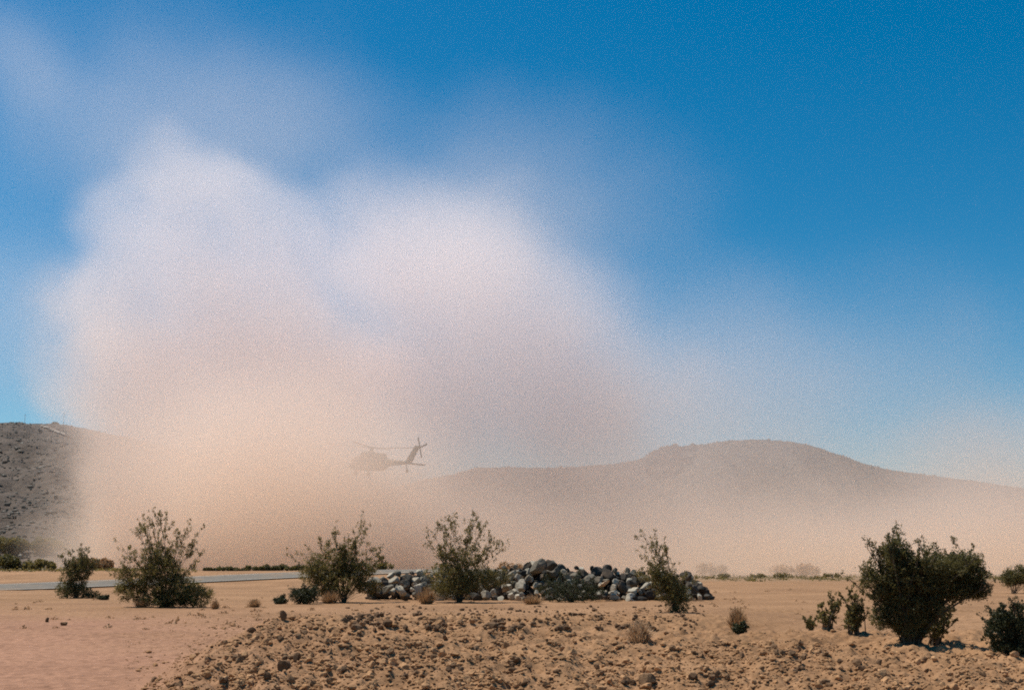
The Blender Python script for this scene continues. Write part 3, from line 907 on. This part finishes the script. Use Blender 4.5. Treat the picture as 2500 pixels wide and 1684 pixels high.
# lone dark stones on the bare ground and along the bank, read off the photo
def stone(px, py, w, h, label, mat_i=8):
    g = gp(px, py + h * 0.5); m = mpp(g.y)
    o = bpy.data.objects.new('stone', CLOD[mat_i]); COL.objects.link(o)
    o.location = g + Vector((0, 0, h * m * 0.3))
    o.scale = (w * m * 0.62, w * m * 0.5, h * m * 0.62)
    o.rotation_euler = (random.gauss(0, .15), random.gauss(0, .15), random.uniform(0, 6.28))
    tag(o, label, 'stone', 'lone dark stones')
stone(116, 1511, 11, 13, 'dark stone on bare ground, left of a wider dark stone')
stone(155, 1521, 19, 10, 'wide flat dark stone on the bare ground at left', 9)
stone(690, 1503, 17, 24, 'upright pointed dark stone on the left bank top')
stone(872, 1527, 34, 18, 'long black slanting stone on the bank below the wide shrub', 7)
stone(930, 1528, 18, 16, 'dark rounded stone right of the long black slanting stone', 10)
stone(690, 1622, 32, 26, 'largest dark stone low on the left part of the bank', 8)
stone(725, 1605, 24, 22, 'dark stone just above and right of the largest dark stone', 9)
stone(542, 1655, 30, 15, 'dark flat stone at the bottom edge near the bare ground', 7)
stone(1068, 1532, 20, 16, 'dark stone near the bank top below the domed tussock', 8)
stone(1582, 1660, 42, 30, 'largest grey-brown stone at the bottom edge below the feathery tussock', 6)
stone(2095, 1618, 24, 18, 'dark rounded stone below the vase-shaped shrub', 8)
stone(1955, 1575, 16, 16, 'dark round stone on the bank crest left of the vase-shaped shrub', 10)
stone(1897, 1590, 14, 18, 'dark upright stone on the bank below the hollow', 8)

# ------------------------------------------------------------------ helicopter in the dust
M_HELI = plain_mat('olive_drab_paint', (0.045, 0.047, 0.035), 0.7, 1.5, 0.15, 0, 0.3)
M_ROTOR = plain_mat('black_rotor_paint', (0.02, 0.02, 0.02), 0.7, 2, 0.2, 0, 0.3)
M_GLASS, _n, _l, _b = new_mat('cockpit_glass')
_b.inputs['Base Color'].default_value = (0.02, 0.025, 0.03, 1); _b.inputs['Roughness'].default_value = 0.08; _b.inputs['Specular IOR Level'].default_value = 0.5
M_TYRE = plain_mat('black_rubber', (0.02, 0.02, 0.02), 0.9, 5, 0.2)
def loft(name, secs, mat, parent, n=16, sq=2.6):
    """secs: (x, half width, z low, z high)"""
    V, F = [], []
    for (x, w, z0, z1) in secs:
        zc, h = (z0 + z1) / 2, (z1 - z0) / 2
        for k in range(n):
            t = 2 * math.pi * k / n
            c, s = math.cos(t), math.sin(t)
            V.append(Vector((x, w * math.copysign(abs(c) ** (2 / sq), c), zc + h * math.copysign(abs(s) ** (2 / sq), s))))
    for a in range(len(secs) - 1):
        for k in range(n):
            F.append((a * n + k, a * n + (k + 1) % n, (a + 1) * n + (k + 1) % n, (a + 1) * n + k))
    F.append(tuple(range(n))[::-1]); F.append(tuple(range((len(secs) - 1) * n, len(secs) * n)))
    return mesh_obj(name, V, F, mat, parent, True)
def slab(name, pts, th, mat, parent, axis=1):
    """flat panel with thickness: outline in x,z (axis 1) or x,y (axis 2)"""
    V, F, n = [], [], len(pts)
    for s in (-1, 1):
        for a, b in pts:
            V.append((a, s * th / 2, b) if axis == 1 else (a, b, s * th / 2))
    F = [tuple(range(n)), tuple(range(n, 2 * n))[::-1]] + [(k, (k + 1) % n, n + (k + 1) % n, n + k) for k in range(n)]
    return mesh_obj(name, V, F, mat, parent)
YH = 160.0
hm = empty('helicopter', at(905, 1130, YH + 5))
hm.scale = (0.86,) * 3
hm.rotation_euler = (R(1), R(-4), math.atan2(0.68, -0.73))
tag(hm, 'dark military helicopter hovering low, half lost in the dust cloud, tail to the right', 'helicopter')
loft('fuselage', [(5.0, 0.25, -0.75, -0.25), (4.6, 0.7, -1.05, 0.0), (3.8, 1.0, -1.2, 0.45), (2.8, 1.15, -1.25, 0.95), (1.8, 1.18, -1.25, 1.05), (-2.2, 1.18, -1.25, 1.05), (-3.2, 0.95, -1.1, 0.95), (-4.0, 0.6, -0.6, 0.75)], M_HELI, hm)
loft('tail_boom', [(-3.6, 0.62, -0.62, 0.76), (-6.0, 0.42, -0.30, 0.55), (-8.6, 0.26, -0.12, 0.38), (-9.4, 0.18, -0.05, 0.30)], M_HELI, hm, 12)
loft('engine_deck', [(2.4, 0.5, 0.9, 1.3), (1.6, 0.9, 0.95, 1.75), (0.3, 1.0, 0.95, 1.95), (-1.8, 0.8, 0.9, 1.6), (-3.6, 0.4, 0.7, 1.0)], M_HELI, hm, 12)
for s in (-1, 1):
    e = loft('engine', [(0.9, 0.32, 1.05, 1.65), (-0.2, 0.40, 0.95, 1.75), (-1.8, 0.36, 0.98, 1.68), (-2.4, 0.28, 1.05, 1.6)], M_HELI, hm, 12)
    e.location = (0, s * 0.95, 0)
    w = slab('cabin_window', [(1.4, 0.05), (0.4, 0.05), (0.4, 0.65), (1.4, 0.65)], 0.03, M_GLASS, hm); w.location = (0, s * 1.175, 0)
    w = slab('cockpit_window', [(3.5, -0.1), (2.4, -0.1), (2.4, 0.7), (3.0, 0.7)], 0.05, M_GLASS, hm); w.location = (0, s * 1.08, 0); w.rotation_euler = (0, 0, -s * 0.1)
    d = slab('cabin_door', [(0.2, -1.0), (-1.7, -1.0), (-1.7, 0.85), (0.2, 0.85)], 0.04, M_HELI, hm); d.location = (0, s * 1.19, 0)
    bm = bmesh.new(); bmesh.ops.create_cone(bm, cap_ends=True, segments=18, radius1=0.34, radius2=0.34, depth=0.24, matrix=Matrix.Translation((2.0, s * 1.35, -1.75)) @ Matrix.Rotation(R(90), 4, 'X'))
    bm_obj('wheel', bm, M_TYRE, hm)
    V, F = [], []; tube(V, F, [Vector((1.7, s * 0.9, -0.8)), Vector((2.0, s * 1.3, -1.75))], 0.09, 0.08, 8); mesh_obj('gear_strut', V, F, M_HELI, hm)
V, F = [], []; tube(V, F, [Vector((-8.5, 0, 0)), Vector((-8.9, 0, -1.1))], 0.07, 0.06, 8); mesh_obj('gear_strut', V, F, M_HELI, hm)
bm = bmesh.new(); bmesh.ops.create_cone(bm, cap_ends=True, segments=16, radius1=0.22, radius2=0.22, depth=0.16, matrix=Matrix.Translation((-8.9, 0, -1.15)) @ Matrix.Rotation(R(90), 4, 'X'))
bm_obj('tail_wheel', bm, M_TYRE, hm)
slab('windscreen', [(4.15, 0.32), (3.0, 1.0), (2.95, 0.92), (4.1, 0.22)], 1.5, M_GLASS, hm)
slab('tail_fin', [(-8.4, 0.3), (-9.6, -0.05), (-11.35, 2.75), (-10.45, 2.85)], 0.24, M_HELI, hm)
slab('stabilator', [(-9.2, -2.3), (-10.5, -2.3), (-10.6, 0), (-10.5, 2.3), (-9.2, 2.3), (-9.0, 0)], 0.14, M_HELI, hm, 2)
th = empty('tail_rotor', (-10.9, -0.35, 2.55)); th.parent = hm
bm = bmesh.new(); bmesh.ops.create_cone(bm, cap_ends=True, segments=12, radius1=0.22, radius2=0.16, depth=0.4, matrix=Matrix.Rotation(R(90), 4, 'X'))
bm_obj('hub', bm, M_ROTOR, th)
for k in range(4):
    b = slab('blade', [(0.15, -0.11), (1.65, -0.12), (1.68, 0.12), (0.15, 0.11)], 0.05, M_ROTOR, th); b.rotation_euler = (0, R(20 + 90 * k), 0); b.location = (0, -0.15, 0)
mh = empty('main_rotor', (0, 0, 2.45)); mh.parent = hm
bm = bmesh.new(); bmesh.ops.create_cone(bm, cap_ends=True, segments=16, radius1=0.35, radius2=0.22, depth=0.9, matrix=Matrix.Translation((0, 0, -0.25)))
bmesh.ops.create_cone(bm, cap_ends=True, segments=16, radius1=0.75, radius2=0.6, depth=0.25, matrix=Matrix.Translation((0, 0, 0.05)))
bm_obj('hub', bm, M_ROTOR, mh)
for k in range(4):
    b = slab('blade', [(0.5, -0.2), (7.3, -0.26), (8.1, -0.05), (8.1, 0.25), (7.3, 0.27), (0.5, 0.24)], 0.07, M_ROTOR, mh, 2); b.rotation_euler = (0, R(-2.5), R(28 + 90 * k))

# ------------------------------------------------------------------ the dust cloud: one density grid, computed by geometry nodes
DMIN, DMAX = (-178, 104, -8.5), (238, 334, 148)
TILT = (R(0.55), R(0.7), R(1.3))
VOX = 1.6
def dust():
    me = bpy.data.meshes.new('dust_cloud')
    o = bpy.data.objects.new('dust_cloud', me); COL.objects.link(o)
    tag(o, 'huge billowing cloud of pale tan dust rising over the desert plain', 'dust cloud', kind='stuff')
    ng = bpy.data.node_groups.new('dust_field', 'GeometryNodeTree')
    ng.interface.new_socket('Geometry', in_out='INPUT', socket_type='NodeSocketGeometry')
    ng.interface.new_socket('Geometry', in_out='OUTPUT', socket_type='NodeSocketGeometry')
    N, L = ng.nodes, ng.links
    out = N.new('NodeGroupOutput')
    def setin(s, v):
        if hasattr(v, 'is_linked') or isinstance(v, bpy.types.NodeSocket): L.new(v, s)
        else: s.default_value = v
    def mt(op, a, b=0.0, c=None):
        n = N.new('ShaderNodeMath'); n.operation = op
        setin(n.inputs[0], a); setin(n.inputs[1], b)
        if c is not None: setin(n.inputs[2], c)
        return n.outputs[0]
    def vm(op, a, b):
        n = N.new('ShaderNodeVectorMath'); n.operation = op
        setin(n.inputs[0], a); setin(n.inputs[1], b)
        return n.outputs['Value'] if op == 'LENGTH' else n.outputs['Vector']
    def sm(x, a, b):
        n = N.new('ShaderNodeMapRange'); n.interpolation_type = 'SMOOTHSTEP'
        setin(n.inputs['Value'], x); n.inputs['From Min'].default_value = a; setin(n.inputs['From Max'], b)
        return n.outputs['Result']
    o.rotation_euler = TILT
    vr = N.new('ShaderNodeVectorRotate'); vr.rotation_type = 'EULER_XYZ'; vr.inputs['Rotation'].default_value = TILT
    L.new(N.new('GeometryNodeInputPosition').outputs[0], vr.inputs['Vector'])
    pos = vr.outputs[0]
    def nz(scale, detail, rough=0.55, off=(0, 0, 0)):
        n = N.new('ShaderNodeTexNoise')
        L.new(vm('ADD', pos, off), n.inputs['Vector'])
        n.inputs['Scale'].default_value = scale; n.inputs['Detail'].default_value = detail; n.inputs['Roughness'].default_value = rough
        return n
    sx = N.new('ShaderNodeSeparateXYZ'); L.new(pos, sx.inputs[0])
    X, Y, Zc = sx.outputs
    big = nz(0.028, 2).outputs['Fac']; mid = nz(0.052, 4, 0.62, (40, 7, 3)).outputs['Fac']
    finec = mt('SUBTRACT', nz(0.13, 3, 0.6, (5, 70, 30)).outputs['Fac'], 0.5); bigc = mt('SUBTRACT', big, 0.5); midc = mt('SUBTRACT', mid, 0.5)
    def blobs(lst):
        f = None
        for (px, py, y, rx, ry, rz) in lst:
            c = at(px, py, y)
            m = mpp(y)
            n = N.new('ShaderNodeVectorMath'); n.operation = 'SUBTRACT'; L.new(pos, n.inputs[0]); n.inputs[1].default_value = c
            d = vm('DIVIDE', n.outputs[0], (rx * m, ry, rz * m))
            g = mt('SUBTRACT', 1.0, vm('LENGTH', d, (0, 0, 0)))
            f = g if f is None else mt('SMOOTH_MAX', f, g, 0.18)
        return f
    # dense billows of the plume: photo pixel, distance, half width in pixels, half depth in metres, half height in pixels
    A = blobs([(500, 500, 195, 185, 34, 165), (620, 560, 195, 200, 38, 170), (400, 620, 190, 220, 38, 190), (345, 780, 188, 200, 40, 220), (620, 780, 195, 320, 46, 260),
               (395, 980, 186, 215, 40, 260), (700, 1000, 195, 380, 48, 300), (880, 650, 205, 260, 38, 215), (760, 600, 200, 160, 34, 150), (720, 700, 200, 230, 40, 200), (400, 1200, 185, 210, 42, 260), (650, 1230, 186, 420, 48, 260), (880, 880, 205, 260, 40, 230)])
    A = mt('ADD', A, mt('ADD', mt('ADD', mt('MULTIPLY', bigc, 0.6), mt('MULTIPLY', midc, 1.15)), mt('MULTIPLY', finec, 0.55)))
    zf = mt('MAXIMUM', mt('SUBTRACT', 1.25, mt('MULTIPLY', Zc, 0.0120)), 0.55)
    dA = mt('MULTIPLY', sm(A, 0.13, mt('ADD', 0.40, mt('MULTIPLY', sm(X, -50, 2), 1.0))), mt('MULTIPLY', zf, 0.050))
    # softer dust drifting right
    B = blobs([(1030, 660, 225, 330, 50, 220), (1180, 800, 230, 380, 50, 320), (1050, 960, 220, 400, 36, 300), (1400, 980, 240, 420, 38, 270), (1180, 660, 236, 230, 44, 180), (1280, 820, 236, 330, 48, 280), (1080, 720, 215, 300, 44, 240)])
    B = mt('ADD', B, mt('ADD', mt('ADD', mt('MULTIPLY', bigc, 0.5), mt('MULTIPLY', midc, 0.8)), mt('MULTIPLY', finec, 0.4)))
    dB = mt('MULTIPLY', sm(B, -0.1, 0.85), 0.038)
    # bank of dust along the ground
    hs1 = mt('ADD', 6.8, mt('MULTIPLY', bigc, 10.0))
    lay = mt('EXPONENT', mt('MULTIPLY', mt('DIVIDE', mt('MAXIMUM', Zc, 0.0), mt('MAXIMUM', hs1, 3.0)), -1.0))
    inx = mt('MULTIPLY', sm(X, -67, -52), mt('SUBTRACT', 1.0, sm(X, 160, 232)))
    yn = mt('ADD', Y, mt('MULTIPLY', midc, 60.0))
    iny = mt('MULTIPLY', sm(yn, 144, 178), mt('SUBTRACT', 1.0, sm(Y, 285, 328)))
    dC = mt('MULTIPLY', mt('MULTIPLY', lay, mt('MULTIPLY', inx, iny)), mt('MULTIPLY', mt('ADD', 0.55, mid), 0.080))
    # low dense core under the plume
    D = blobs([(600, 1330, 178, 430, 44, 190), (880, 1280, 182, 260, 30, 170), (340, 1330, 176, 150, 40, 160)])
    D = mt('ADD', D, mt('MULTIPLY', bigc, 0.6))
    dD = mt('MULTIPLY', sm(D, 0.0, 0.6), 0.050)
    # thin dust drifting round the helicopter
    G = blobs([(730, 1170, 146, 420, 30, 290), (600, 1150, 152, 360, 34, 300)])
    dG = mt('MULTIPLY', sm(mt('ADD', G, mt('MULTIPLY', bigc, 0.5)), -0.1, 0.9), 0.078)
    # thin high veil
    E = blobs([(500, 350, 260, 620, 60, 260), (60, 780, 250, 260, 55, 300), (1250, 550, 262, 520, 55, 260), (1750, 950, 262, 800, 60, 300), (30, 110, 262, 130, 36, 200), (2350, 1080, 262, 420, 55, 150)])
    E = mt('ADD', E, mt('MULTIPLY', bigc, 1.1))
    dE = mt('MULTIPLY', sm(E, -0.2, 1.0), 0.0088)
    tot = mt('ADD', mt('ADD', dA, dB), mt('ADD', mt('ADD', mt('ADD', dC, dG), dD), dE))
    tot = mt('MULTIPLY', tot, mt('MULTIPLY', sm(Zc, -2.4, 0.3), mt('SUBTRACT', 1.0, sm(Zc, 120, 139))))
    tot = mt('MULTIPLY', tot, mt('MULTIPLY', mt('MULTIPLY', sm(X, -168, -130), mt('SUBTRACT', 1.0, sm(X, 205, 228))), mt('MULTIPLY', sm(Y, 112, 126), mt('SUBTRACT', 1.0, sm(Y, 305, 322)))))
    vc = N.new('GeometryNodeVolumeCube')
    L.new(mt('ADD', mt('MULTIPLY', tot, 60.0), 0.0015), vc.inputs['Density'])
    vc.inputs['Min'].default_value = DMIN; vc.inputs['Max'].default_value = DMAX
    for k, ax in enumerate('XYZ'):
        vc.inputs['Resolution ' + ax].default_value = int((DMAX[k] - DMIN[k]) / VOX)
    m = bpy.data.materials.new('airborne_dust'); m.use_nodes = True
    n, l = m.node_tree.nodes, m.node_tree.links
    n.clear()
    mo = n.new('ShaderNodeOutputMaterial'); pv = n.new('ShaderNodeVolumePrincipled')
    pv.inputs['Density'].default_value = 1.0 / 60.0
    pv.inputs['Anisotropy'].default_value = 0.35
    geo = n.new('ShaderNodeNewGeometry'); sp2 = n.new('ShaderNodeSeparateXYZ'); l.new(geo.outputs['Position'], sp2.inputs[0])
    mr = n.new('ShaderNodeMapRange'); l.new(sp2.outputs[2], mr.inputs['Value'])
    mr.inputs['From Min'].default_value = 3; mr.inputs['From Max'].default_value = 50       # coarse tan grains stay low, fine pale dust rises
    c = ramp(m.node_tree, mr.outputs[0], [(0.0, (0.998, 0.848, 0.705)), (0.55, (0.9970, 0.884, 0.822)), (1.0, (0.9945, 0.934, 0.934))])
    l.new(c, pv.inputs['Color'])
    l.new(pv.outputs[0], mo.inputs['Volume'])
    me.materials.append(m)
    smn = N.new('GeometryNodeSetMaterial'); smn.inputs['Material'].default_value = m
    L.new(vc.outputs[0], smn.inputs['Geometry']); L.new(smn.outputs[0], out.inputs[0])
    o.modifiers.new('dust_field', 'NODES').node_group = ng
dust()
